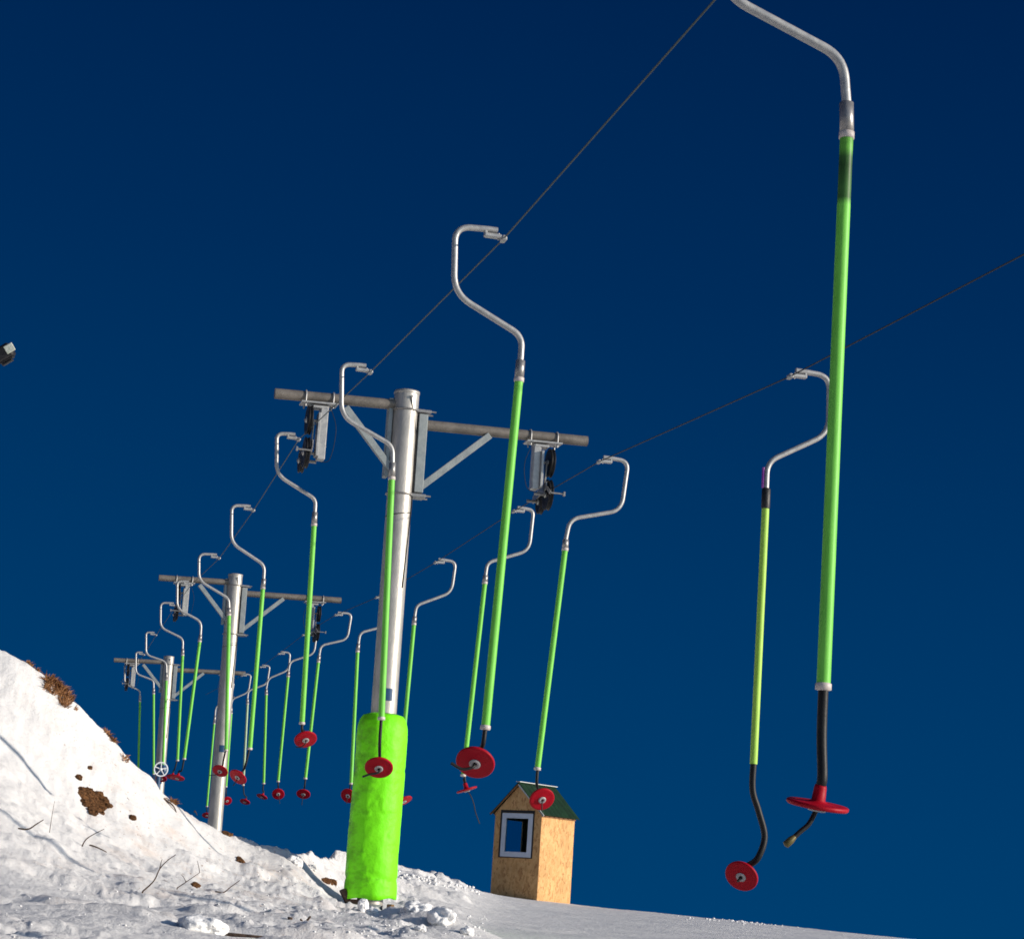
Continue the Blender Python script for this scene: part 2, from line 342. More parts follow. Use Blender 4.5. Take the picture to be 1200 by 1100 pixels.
def build_ground():
    pxs = np.concatenate([np.arange(-90, 1290, 1.45)])
    azf = np.arctan((pxs-600)/FL)
    lo = np.radians(np.concatenate([np.linspace(-180, -60, 25)[:-1], np.linspace(-60, -20, 50)[:-1], np.linspace(-20, math.degrees(azf[0]), 50)[:-1]]))
    hi = -lo[::-1]; hi = hi[hi > azf[-1]+.002]
    az = np.concatenate([lo, azf, hi])
    rr = np.concatenate([np.linspace(.3, 7, 40)[:-1], np.geomspace(7, 44, 560)[:-1], np.geomspace(44, 120, 60)[:-1], np.geomspace(120, 9000, 40)])
    A, Rr = np.meshgrid(az, rr); X = Rr*np.sin(A); Y = Rr*np.cos(A)
    Z = base_height(X.ravel(), Y.ravel())+detail(X.ravel(), Y.ravel())
    n, m = len(rr), len(az)
    V = np.stack([X.ravel(), Y.ravel(), Z], 1)
    i = np.arange(n-1)[:, None]*m+np.arange(m-1)[None, :]
    F = np.stack([i, i+1, i+m+1, i+m], -1).reshape(-1, 4)
    # close the seam behind the camera (first and last column meet at 180 degrees)
    me = bpy.data.meshes.new('snow_ground'); me.vertices.add(len(V)); me.vertices.foreach_set('co', V.ravel())
    me.loops.add(F.size); me.loops.foreach_set('vertex_index', F.ravel().astype(np.int32))
    me.polygons.add(len(F)); me.polygons.foreach_set('loop_start', (np.arange(len(F))*4).astype(np.int32))
    me.polygons.foreach_set('loop_total', np.full(len(F), 4, np.int32)); me.polygons.foreach_set('use_smooth', np.ones(len(F), bool))
    me.update(calc_edges=True)
    px = 600+FL*V[:, 0]/np.maximum(V[:, 1], .1); r = np.hypot(V[:, 0], V[:, 1])
    dc = np.interp(np.clip(V[:, 0]/np.maximum(V[:, 1], .1), TA[0], TA[-1]), TA, DC)
    dirt = sstep(560, 420, px)*(.55+.45*sstep(8, 1, np.abs(r-dc)))*sstep(.3, .65, fbm(V[:, 0]*.5, V[:, 1]*.5, 5, 3))
    dirt = np.where(V[:, 1] > 1, dirt, 0)
    a = me.attributes.new('dirt', 'FLOAT', 'POINT'); a.data.foreach_set('value', dirt.astype(np.float32))
    me.materials.append(SNOW); o = link(bpy.data.objects.new('snow_ground', me)); tag(o, kind='structure')
build_ground()
# ------------------------------------------------------------------ haul ropes
GR = {  # grip pixel, depth, hook: outer top, outer bottom, lower bend, tube end/collar top, collar bottom, pole bottom, hose path, disc centre
 'L1': ((935, -110), 8.2, (845, -78), (846, -8), (988, 68), (992, 120), (992, 162), (965, 801), [(963, 860), (960, 935)], (958, 943)),
 'L2': ((590, 280), 13.1, (533, 272), (532, 344), (612, 394), (610, 422), (608, 447), (569, 850), [(566, 872)], (557, 893)),
 'L3': ((434, 436), 18, (400, 434), (400, 488), (460, 522), (460, 542), (459, 562), (447, 840), [(445, 870)], (444, 899)),
 'L4': ((350, 515), 22.6, (324, 513), (324, 556), (370, 585), (369, 600), (368, 616), (354, 846), [(354, 856)], (358, 866)),
 'L5': ((297, 598), 27.4, (271, 598), (271, 636), (310, 662), (309, 678), (308, 690), (293, 876), [(288, 895)], (279, 910)),
 'L6': ((257, 654), 32.2, (233, 652), (233, 680), (268, 701), (268.5, 712), (268.5, 721), (265, 878), [(262, 890)], (258, 903)),
 'L7': ((224, 685), 37, (207.5, 684), (207.5, 713), (236, 728), (235, 744), (234, 752), (216, 888), [(213, 902)], (208, 911)),
 'L8': ((206, 710), 41.6, (188, 709), (188, 735), (214.5, 748), (214, 760), (214, 768), (208, 890), [(205, 900)], (202, 910)),
 'L9': ((183, 744), 46.5, (171, 743), (171, 767), (195, 775), (195, 788), (195, 797), (191, 896), [(190, 905)], (189, 912)),
 'L10': ((169, 767), 51, (159, 768), (159, 789), (180, 797), (180, 806), (180, 813), (180, 906), [(179, 912)], (178, 918)),
 'L11': ((157, 781), 55.5, (146, 780), (146, 801), (164, 809), (164, 815), (164, 822), (162, 904), [(161, 912)], (160, 920)),
 'R1': ((926, 441), 15.4, (972, 441), (971, 508), (899, 541), (898, 572), (897, 596), (883, 895), [(882, 925), (889, 950), (896, 980), (888, 1005)], (869, 1026)),
 'R2': ((702, 541), 20.2, (736, 546), (728, 598), (668, 608), (663, 632), (662, 645), (630, 899), [(629, 918)], (635, 936)),
 'R3': ((602, 599), 24.6, (625, 601), (620, 645), (571, 659), (569, 674), (568, 684), (543, 907), [(545, 916)], (547, 925)),
 'R4': ((510, 659), 29, (534, 660), (529, 694), (488, 709), (486, 722), (485, 732), (468, 915), [(470, 928)], (473, 938)),
 'R5': ((441, 700), 33.4, (461, 702), (457, 732), (422, 741), (420, 754), (419, 764), (411.5, 917), [(410, 926)], (408, 932)),
 'R6': ((393, 720.5), 37.4, (412, 719), (407, 749), (376, 756), (374, 768), (373, 776), (358, 911), [(357, 921)], (355.5, 930)),
 'R7': ((355, 744), 42, (371, 743), (368, 766), (340, 775), (338, 786), (337.5, 793), (326, 914.5), [(326, 921)], (326, 930)),
 'R8': ((326.5, 766), 46, (340, 765), (338, 785), (314, 795), (312, 807), (312, 814), (309, 917), [(308, 926)], (307, 933)),
 'R9': ((305, 781.5), 50, (316, 781), (313, 801), (291, 809), (290, 818), (290, 825), (285, 919), [(286, 930)], (287, 939)),
 'R10': ((283, 791.5), 54, (294, 792), (291, 811), (272, 819), (271, 828), (271, 836), (265, 921), [(265, 930)], (266, 938)),
 'R11': ((265, 801), 58, (274, 801), (271, 819), (253, 827), (252, 838), (251, 848), (242.5, 944), [(242, 950)], (242, 955)),
}
def rope(name, pts, label, m=None):
    P = [Vector(p) for p in pts]; out = []
    for a, b in zip(P[:-1], P[1:]):
        n = 10
        for k in range(n):
            t = k/n; q = a.lerp(b, t); out.append(q)
    out.append(P[-1])
    # smooth small kinks
    MB().tube(out, .0056, 6).build(name, m or ROPE)
    o = COL.objects[-1]
    tag(o, label, 'cable')
    return o
Lp = [at(*GR['L%d' % k][0], GR['L%d' % k][1]) for k in range(1, 12)]
Rp = [at(*GR['R%d' % k][0], GR['R%d' % k][1]) for k in range(1, 12)]
Lrope = [at(2150, -1350, 3.6)]+Lp+[Lp[-1]+(Lp[-1]-Lp[-2])*1.6]
Rrope = [at(1200, 298, 12.1)*1.0+(at(1200, 298, 12.1)-Rp[0])*2.2, at(1200, 298, 12.1)]+Rp+[Rp[-1]+(Rp[-1]-Rp[-2])*1.6]
# ------------------------------------------------------------------ hangers
def grip_mesh():
    m = MB()
    m.box((-.075, 0, .010), .12, .045, .030, bev=.007)       # clamp body under the tube end
    m.box((-.125, 0, .028), .018, .035, .03, bev=.004)
    m.tube([(-.02, 0, .008), (.0, 0, .012)], .012, 10)
    m.lathe([(.0, -.022), (.021, -.022), (.021, .022), (.0, .022)], 14, Vector((0, 0, 0)), Vector((0, 1, 0)))
    m.box((.0, 0, -.010), .034, .085, .018, bev=.005)           # jaw along the rope
    m.tube([(-.035, 0, -.014), (-.035, 0, .032)], .007, 8)
    return m
def button_mesh():   # axis: local z, hose side is +z
    R = .125
    prof = [(.0, -.010), (.030, -.010), (.032, -.016), (.045, -.014), (R*.8, -.008), (R-.006, -.010), (R, -.004), (R, .006), (R-.006, .010), (R*.72, .008), (.042, .012), (.028, .020), (.025, .070), (.022, .082), (.0, .082)]
    return MB().lathe(prof, 40)
grip_me = grip_mesh().mesh('grip'); grip_me.materials.append(TUBE)
but_me = button_mesh().mesh('button_disc'); but_me.materials.append(RED)
wash_me = MB().lathe([(.013, -.019), (.020, -.024), (.034, -.024), (.038, -.018)], 28).mesh('washer'); wash_me.materials.append(WASH)
def inst(name, me, parent, mtx):
    o = bpy.data.objects.new(name, me); link(o, parent); o.matrix_local = mtx; return o
# disc facing: direction of its underside in camera terms (right, up, towards the camera)
FACE = {'L1': (-.17, -.98, .05), 'L2': (-.16, -.52, .84), 'L3': (.0, -.60, .80), 'L4': (.22, -.62, .75), 'L5': (-.42, -.55, .70), 'L6': (-.20, -.58, .78),
        'L7': (-.15, -.85, .50), 'L8': (-.1, -.85, .5), 'L9': (0, -.7, .7), 'L10': (0, -.7, .7), 'L11': (0, -.7, .7), 'R1': (-.40, -.38, .83), 'R2': (.22, -.42, .86),
        'R3': (.28, -.94, .20), 'R4': (.40, -.78, .45), 'R5': (-.30, -.30, .90), 'R6': (-.05, -.62, .76), 'R7': (.05, -.35, .92), 'R8': (-.28, -.80, .50), 'R9': (-.2, -.75, .6), 'R10': (.25, -.4, .85), 'R11': (0, -.7, .7)}
TAIL = {'L1': [(950, 953), (940, 962), (929, 972)], 'L2': [(555, 894), (543, 896), (530, 889)], 'L3': [(444, 901), (434, 903), (425, 906)],
        'L4': [(357, 868), (352, 872), (346, 872)], 'L5': [(279, 912), (275, 918)], 'L6': [(256, 905), (246, 906)], 'R1': [(868, 1027), (866, 1029)],
        'R2': [(634, 939), (634, 947)], 'R3': [(550, 927), (554, 937), (556, 947), (561, 961)], 'R5': [(408, 934), (407, 940)], 'R6': [(355, 932), (354, 941)], 'R7': [(327, 932), (328, 940)]}
LAB = {
 'L1': 'nearest, thickest green pole hanger at the right, its red disc seen almost edge on',
 'L2': 'green hanger crossing the near crossarm, red disc with white centre ring left of the hut',
 'L3': 'green hanger whose red disc hangs in front of the neon green padding',
 'L4': 'green hanger hooked at the near pylon\'s left wheels, red disc high above the snow',
 'L5': 'green hanger just right of the middle pylon, large tilted red disc beside its lower pole',
 'L6': 'green hanger in front of the middle pylon, red disc against its lower pole',
 'L7': 'strongly leaning green hanger between far and middle pylons, hooked at the middle one\'s left wheels',
 'L8': 'nearly upright green hanger just right of the far pylon, left of the strongly leaning one',
 'L9': 'thin green hanger hanging right in front of the far pylon',
 'L10': 'thin pale green hanger just left of the far pylon, ending at the white wheel',
 'L11': 'leftmost thin green hanger, cut off below by the snow bank',
 'R1': 'yellow green hanger with black tape and an S-shaped black hose to a low red disc',
 'R2': 'green hanger whose red disc hangs in front of the green hut roof',
 'R3': 'green hanger whose small edge-on red disc trails a long black cord',
 'R4': 'green hanger passing behind the right upper edge of the neon green padding',
 'R5': 'green hanger left of the neon green padding, its red disc half hidden by the padding',
 'R6': 'green hanger whose pole passes behind a larger, higher red disc to its own smaller one',
 'R7': 'green hanger ending in a round red disc, left of the two stacked red discs',
 'R8': 'thin green hanger ending in a small flattened red disc, right of the pale faded pole',
 'R9': 'thin hanger with a faded whitish pole and tiny red disc right of the middle pylon',
 'R10': 'far hanger hidden behind the middle pylon, tiny red disc peeping out to its right',
 'R11': 'far hanger left of the middle pylon\'s foot, short green pole reaching down to the snow',
}
def hanger(k):
    g, d, ot, ob, lb, ct, cb, pb, hose, dc = GR[k]
    side = 1 if k[0] == 'L' else -1
    grp = 'hangers on the left rope' if k[0] == 'L' else 'hangers on the right rope'
    O = at(*g, d); t = empty('lift_hanger', O, LAB[k], 'drag lift hanger', grp)
    ax = ARM*side
    def L(p): return onplane(p[0], p[1], O)-O
    # clamp frame: local x points to the rope from the tube
    Mg = Matrix((ax, LINE*side, UP)).transposed().to_4x4()
    inst('grip', grip_me, t, Mg)
    far = d > 30; n = 10 if far else 16
    s = .021
    A = L(ot); top = Vector((-ax*.075))+UP*.052
    A = Vector((A.x, A.y, max(A.z, .04)))
    pts = [top+ax*.03, top-ax*.03, A, L(ob), L(lb), L(ct)]
    MB().tube(fillet(pts, [.01, .20, .13, .13], 9), s, n).build('hook_tube', TUBE, t)
    C0, C1, B = L(ct), L(cb), L(pb); dn = (B-C1).normalized()
    gm = YGREEN if k == 'R1' else (PALE if k == 'R9' else GREEN)
    if k == 'L1': gm = hook_shaded(L((989, 242)).z, L((992, 176)).z)
    rp = .0285
    if k == 'R1':
        MB().tube([C0-dn*.12, C0+dn*.02], .019, n).build('sleeve', TUBE, t)
        MB().tube([C0+(-dn*.16)-ARM*.030, C0+dn*.0-ARM*.030], .010, 8).build('purple_tape_strip', PURPLE, t)
        MB().tube([C0+dn*.0, C0+dn*.01, C1-dn*.01, C1], [.026, .034, .034, .031], n).build('black_tape_band', BLACKTAPE, t)
    else:
        MB().tube([C0, C0+dn*.004, C1-dn*.025, C1-dn*.022], [.024, .031, .031, .024], n).build('collar', COLLAR, t)
        MB().tube([C1-dn*.030, C1-dn*.026, C1+dn*.002, C1+dn*.004], [.026, .0335, .0335, .028], n).build('collar_ring', CREAM, t)
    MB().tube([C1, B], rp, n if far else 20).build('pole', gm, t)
    if k != 'R1':
        MB().tube([B-dn*.004, B, B+dn*.024, B+dn*.028], [.028, .0335, .0335, .02], n).build('end_ring', CREAM, t)
    # hose and disc
    fx, fy, fz = FACE[k]; nd = (cr*fx+cu*fy-cf*fz).normalized()       # underside direction
    D = L(dc)
    hp = [B-dn*.03]+[L(p) for p in hose]
    up = -nd
    hp2 = hp+[D+up*.13, D+up*.07] if k not in ('L1',) else [hp[0], L(hose[0]), D+up*.12, D+up*.07]
    sm = catmull(hp2)
    hr = {'L1': .021, 'R1': .024}.get(k, .0145)
    MB().tube(sm, hr, n).build('hose', RUBBER, t)
    X = nd.orthogonal().normalized(); Y = up.cross(X)
    Mb = Matrix((X, Y, up)).transposed().to_4x4(); Mb.translation = D
    b = inst('button_disc', but_me, t, Mb)
    w = bpy.data.objects.new('washer', wash_me); link(w, b)
    if k in TAIL:
        tp = [D+nd*.015]+[L(p)+nd*.04 for p in TAIL[k]]
        tr = MB().tube(catmull(tp), .010 if d < 20 else .006, 8).build('tail_cord', RUBBER, t)
        if k == 'L1':
            e = tp[-1]; dd = (tp[-1]-tp[-2]).normalized()
            MB().tube([e-dd*.02, e, e+dd*.03, e+dd*.034], [.010, .015, .015, .008], 10).build('brass_tip', BRASS, tr)
def catmull(P, n=7):
    P = [Vector(p) for p in P]; Q = [P[0]*2-P[1]]+P+[P[-1]*2-P[-2]]; out = []
    for i in range(1, len(Q)-2):
        a, b, c, d = Q[i-1:i+3]
        for k in range(n):
            t = k/n; out.append(.5*((2*b)+(c-a)*t+(2*a-5*b+4*c-d)*t*t+(3*b-3*c+d-a)*t**3))
    out.append(P[-1]); return out
for k in GR: hanger(k)
rope('haul_rope', Lrope, 'thin steel haul rope climbing to the top edge above the left row of hangers')
rope('haul_rope', Rrope, 'thin dark steel haul rope running to the right edge above the right row of hangers', ROPED)
# ------------------------------------------------------------------ pylons
PT = at(477, 459, 22.0)             # top of the near pylon
AX0 = onplane(433, 1062, PT)
axdir = (PT-AX0).normalized()
def loc1(px, py, dt=0.0):           # near pylon: pixel -> local coordinates measured from the pole top, z along its axis
    p = onplane(px, py, PT+LINE*dt)-PT
    sx = ARM-axdir*ARM.dot(axdir); sx.normalize()
    return Vector((p.dot(sx), dt, p.dot(axdir)))
XL, YL, ZL = Vector((1, 0, 0)), Vector((0, 1, 0)), UP
PR = .138
def ubolt(m, c, rad, ax, w=.008):   # ring around a tube running along ax, legs below
    ax = ax.normalized(); s = ZL.cross(ax).normalized()
    pts = [c+s*math.cos(a)*rad+ZL*math.sin(a)*rad for a in [math.pi*k/12 for k in range(13)]]
    pts = [pts[0]-ZL*(rad+.055)]+pts+[pts[-1]-ZL*(rad+.055)]
    m.tube(pts, w, 8)
def pylon_parts():
    parts = []
    def P(name, mb, m): me = mb.mesh(name); me.materials.append(m); parts.append((name, me))
    la, lb = loc1(322, 461), loc1(461, 474); ra, rb = loc1(497, 498), loc1(688, 517)
    ar = .058
    m = MB().tube([la, lb+(lb-la).normalized()*.05], ar, 20); P('crossarm', m, ARMM)
    m = MB().tube([ra-(rb-ra).normalized()*.02, rb], ar, 20); P('crossarm', m, ARMM)
    # cap of the pole with flange
    m = MB().lathe([(.0, .012), (.10, .012), (.118, .004), (.143, .0), (.143, -.03), (PR+.001, -.034)], 32); P('pole_cap', m, GALV)
    # channel plates
    ct, cbm = loc1(491, 486), loc1(486, 578)
    m = MB().box(Vector((PR+.055, 0, (ct.z+cbm.z)/2)), .10, .16, ct.z-cbm.z, XL, YL, .006)
    P('mounting_channel', m, PLATE)
    m = MB().box(Vector((-PR-.03, .04, (ct.z+cbm.z)/2+.15)), .05, .14, ct.z-cbm.z, XL, YL, .006)
    P('mounting_channel', m, PLATE)
    # braces
    a, b = loc1(491, 572), loc1(573, 511); m = MB().bar(Vector((a.x, -.03, a.z)), Vector((b.x, -.03, b.z)), .075, .06, XL, .005); P('brace', m, PLATE)
    a, b = loc1(459, 552), loc1(404, 478); m = MB().bar(Vector((a.x, -.03, a.z)), Vector((b.x, -.03, b.z)), .075, .06, XL, .005); P('brace', m, PLATE)
    # straps around the pole
    for y in (482, 581):
        z = loc1(480, y).z; m = MB()
        m.tube([Vector((math.cos(q)*(PR+.012), math.sin(q)*(PR+.012), z)) for q in [2*math.pi*k/28 for k in range(29)]], .009, 8, False)
        m.box(Vector((PR+.05, 0, z)), .17, .20, .035, XL, YL, .004)
        m.tube([(PR+.10, -.09, z), (PR+.19, -.09, z)], .010, 8); m.tube([(PR+.10, .09, z), (PR+.19, .09, z)], .010, 8)
        P('pole_strap', m, COLLAR)
    z = loc1(480, 605).z; m = MB().tube([Vector((math.cos(q)*(PR+.004), math.sin(q)*(PR+.004), z+.03*math.cos(q))) for q in [2*math.pi*k/28 for k in range(29)]], .0045, 6, False); P('wire_tie', m, RUBBER)
    z = loc1(480, 468).z; m = MB().tube([(.03, -PR+.01, z), (.03, -PR-.02, z)], .014, 10); P('bolt', m, COLLAR)
    # sheave batteries
    for sd in (-1, 1):
        if sd < 0: wx = loc1(361, 500).x; arm = (la, lb); u1, u2 = loc1(358, 465).x, loc1(390, 468).x; ropez = loc1(361, 511).z
        else: wx = loc1(644, 540).x; arm = (ra, rb); u1, u2 = loc1(621, 511).x, loc1(652, 514).x; ropez = loc1(644, 561).z
        def az(x): t = (x-arm[0].x)/(arm[1].x-arm[0].x); return arm[0].z+(arm[1].z-arm[0].z)*t
        adir = (arm[1]-arm[0]).normalized()
        m = MB()
        for u in (u1, u2): ubolt(m, Vector((u, 0, az(u))), ar+.008, adir, .009)
        mid = (u1+u2)/2; zc = az(mid)-ar-.018
        m.box(Vector((mid, 0, zc)), abs(u2-u1)+.10, .20, .02, adir, YL, .004)
        P('clamp_plate', m, TUBE)
        bx = wx-sd*.16
        zt = zc-.02; zb = zt-.60 if sd < 0 else zt-.52
        m = MB(); m.box(Vector((bx, 0, (zt+zb)/2)), .085, .13, zt-zb, XL, YL, .008)
        m.box(Vector((bx-sd*-.055, -.03, (zt+zb)/2-.03)), .03, .16, (zt-zb)*.8, XL, YL, .004)
        m.box(Vector((bx+sd*.05, 0, zt-.02)), .16, .14, .03, XL, YL, .004)
        P('hanging_beam', m, TUBE)
        # rocker with two wheel pairs: one above the rope, one below, and one more behind
        wheels = [(-.03, ropez+.172, .165), (-.01, ropez-.188, .175), (.30, ropez-.215, .14)]
        m = MB()
        m.bar(Vector((wx-sd*.05, -.12, ropez-.10)), Vector((wx-sd*.05, .45, ropez-.17)), .014, .09, XL, .003)
        m.bar(Vector((wx-sd*.05, -.05, ropez+.16)), Vector((wx-sd*.05, -.02, ropez-.20)), .014, .06, XL, .003)
        for (ty, tz, rr) in wheels: m.tube([(bx, ty, tz), (wx+sd*.05, ty, tz)], .018, 10)
        m.tube([(wx-sd*.02, -.22, ropez-.20), (wx+sd*.13, -.22, ropez-.20)], .010, 8); m.box((wx+sd*.13, -.22, ropez-.20), .02, .04, .045)
        m.bar(Vector((wx-sd*.05, -.12, ropez-.12)), Vector((wx-sd*.03, -.22, ropez-.20)), .014, .04, XL, .002)
        P('rocker', m, COLLAR)
        for (ty, tz, rr) in wheels:
            m = MB(); c = Vector((wx, ty, tz)); w = .027
            prof = [(.03, -w), (rr*.62, -w*.8), (rr*.72, -w), (rr-.012, -w), (rr, -w*.75), (rr-.014, -w*.2), (rr-.014, w*.2), (rr, w*.75), (rr-.012, w), (rr*.72, w), (rr*.62, w*.8), (.03, w)]
            m.lathe(prof, 36, c, XL); P('sheave_wheel', m, RUBBER)
            m = MB().lathe([(.0, -w-.012), (.03, -w-.012), (.034, -w), (.034, w), (.03, w+.012), (0, w+.012)], 16, c, XL)
            
            P('wheel_hub', m, TUBE)
        # signal wire loop
        m = MB().tube(catmull([(bx-sd*.06, -.05, zt), (bx-sd*.14, -.06, zt-.25), (bx-sd*.10, -.05, zb+.02), (bx-sd*.0, -.04, zb-.03)]), .0032, 6); P('signal_wire', m, RUBBER)
    return parts
PARTS = pylon_parts()
def pylon(top, low, label, lowpx, pad=False):
    ax = (top-low).normalized()
    # follow the axis down to the snow
    p = top.copy(); k = 0
    while p.z > ground(p.x, p.y)-.02 and k < 900: p -= ax*.02; k += 1
    h = (top-p).length
    t = empty('lift_pylon', p, label, 'lift pylon', 'pylons of the drag lift')
    sx = (ARM-ax*ARM.dot(ax)).normalized(); sy = ax.cross(sx)
    Mx = Matrix((sx, sy, ax)).transposed().to_4x4(); Mx.translation = p; t.matrix_world = Mx
    MB().tube([(0, 0, -.5), (0, 0, h-.004)], PR, 40).build('pole', GALV, t)
    for name, me in PARTS:
        o = bpy.data.objects.new(name, me); link(o, t); o.location = (0, 0, h)
    # blue tag wrapped on the pole
    zt = h-3.36; m = MB(); V = []; F = []
    a0 = math.radians(-100); n = 8
    for i in range(n+1):
        a = a0+math.radians(-12+46*i/n)
        for zz in (zt-.065, zt-.06, zt+.06, zt+.065): V.append((math.cos(a)*(PR+.005), math.sin(a)*(PR+.005), zz))
    F = [(i*4+j, (i+1)*4+j, (i+1)*4+j+1, i*4+j+1) for i in range(n) for j in range(3)]
    m.add(V, F, True); m.build('number_tag', BLUE, t)
    # service cable stapled down the pole
    MB().tube([(PR*.2+.0, -PR-.006, h-.1), (PR*.9, -PR*.55, h-.5), (PR*.93, -PR*.50, h-1.3), (PR*.6, -PR*.86, h-2.2)], .006, 6).build('service_cable', RUBBER, t)
    return t, h
p1, h1 = pylon(PT, AX0, 'nearest galvanised pylon wrapped in neon green padding at its foot', None)
T2 = at(276, 673, 39.3); pylon(T2, onplane(251.5, 970, T2), 'middle bare galvanised pylon standing behind the snow crest', None)
T3 = at(198, 769, 55.5); pylon(T3, onplane(189.5, 880, T3), 'farthest and smallest galvanised pylon, lower half behind the snow bank', None)
# padding of the near pylon
def padding():
    zb = 0.35; zt = h1+loc1(472, 838).z; n = 72; rows = []
    NZ = 90; V = []; F = []
    ka = np.arange(n)*2*math.pi/n; ka = np.where(ka < math.pi, ka, 2*math.pi-ka); KA, KZ = np.meshgrid(ka, zb+(zt-zb)*np.arange(NZ+1)/NZ)
    WN = .030*(fbm(KA*1.2+3, KZ*1.1, 3, 2)-.5)+.014*(fbm(KA*2.6+9, KZ*5, 9, 3)-.5)-.009*np.exp(-(np.abs(fbm(KA*1.3+1, KZ*3.2, 19, 2)-.5)/.02)**2)
    for i in range(NZ+1):
        t = i/NZ; z = zb+(zt-zb)*t
        R = .272
        u = zt-z
        if u < .20: R = PR+.03+(.240-PR)*math.sin(math.acos(max(0, 1-u/.20))) if u > 0 else PR+.012
        for k in range(n):
            a = 2*math.pi*k/n; x, y = math.cos(a), math.sin(a)
            w = WN[i, k]
            crease = -.010*math.exp(-((z-.55-.05*math.sin(a*2))/.025)**2)-.008*math.exp(-((z-1.66-.04*math.sin(a*3+1))/.025)**2)
            rr = R+(w+crease)*(1 if u > .05 else .3)
            zz = z+(.035*math.sin(a*1+.6)+.012*math.sin(a*5) if i == 0 else 0)
            V.append((x*rr, y*rr, zz+ (0 if i else -.02*max(0, x))))
    F = [(i*n+k, i*n+(k+1) % n, (i+1)*n+(k+1) % n, (i+1)*n+k) for i in range(NZ) for k in range(n)]
    m = MB().add(V, F, True)
    o = m.build('padding', PAD, p1); s = o.modifiers.new('solid', 'SOLIDIFY'); s.thickness = .02; s.offset = -1
    # boards and footing under it
    MB().box((-.17, -.12, .16), .13, .05, .30, XL, YL, .006).build('footing_board', WOOD, p1)
    MB().box((-.08, .20, .18), .30, .05, .24, XL, YL, .006).build('footing_board', WOOD, p1)
    MB().box((.20, -.12, .17), .04, .22, .22, XL, YL, .006).build('footing_board', TIMBER, p1)
    MB().lathe([(.0, .0), (.10, .0), (.12, -.2)], 20, Vector((-.0, -.10, .27))).build('footing_block', PLATE, p1)
    MB().box((-.27, -.02, .34), .05, .16, .14, (XL+ZL*.6).normalized(), YL, .006).build('footing_board', WOOD, p1)
padding()
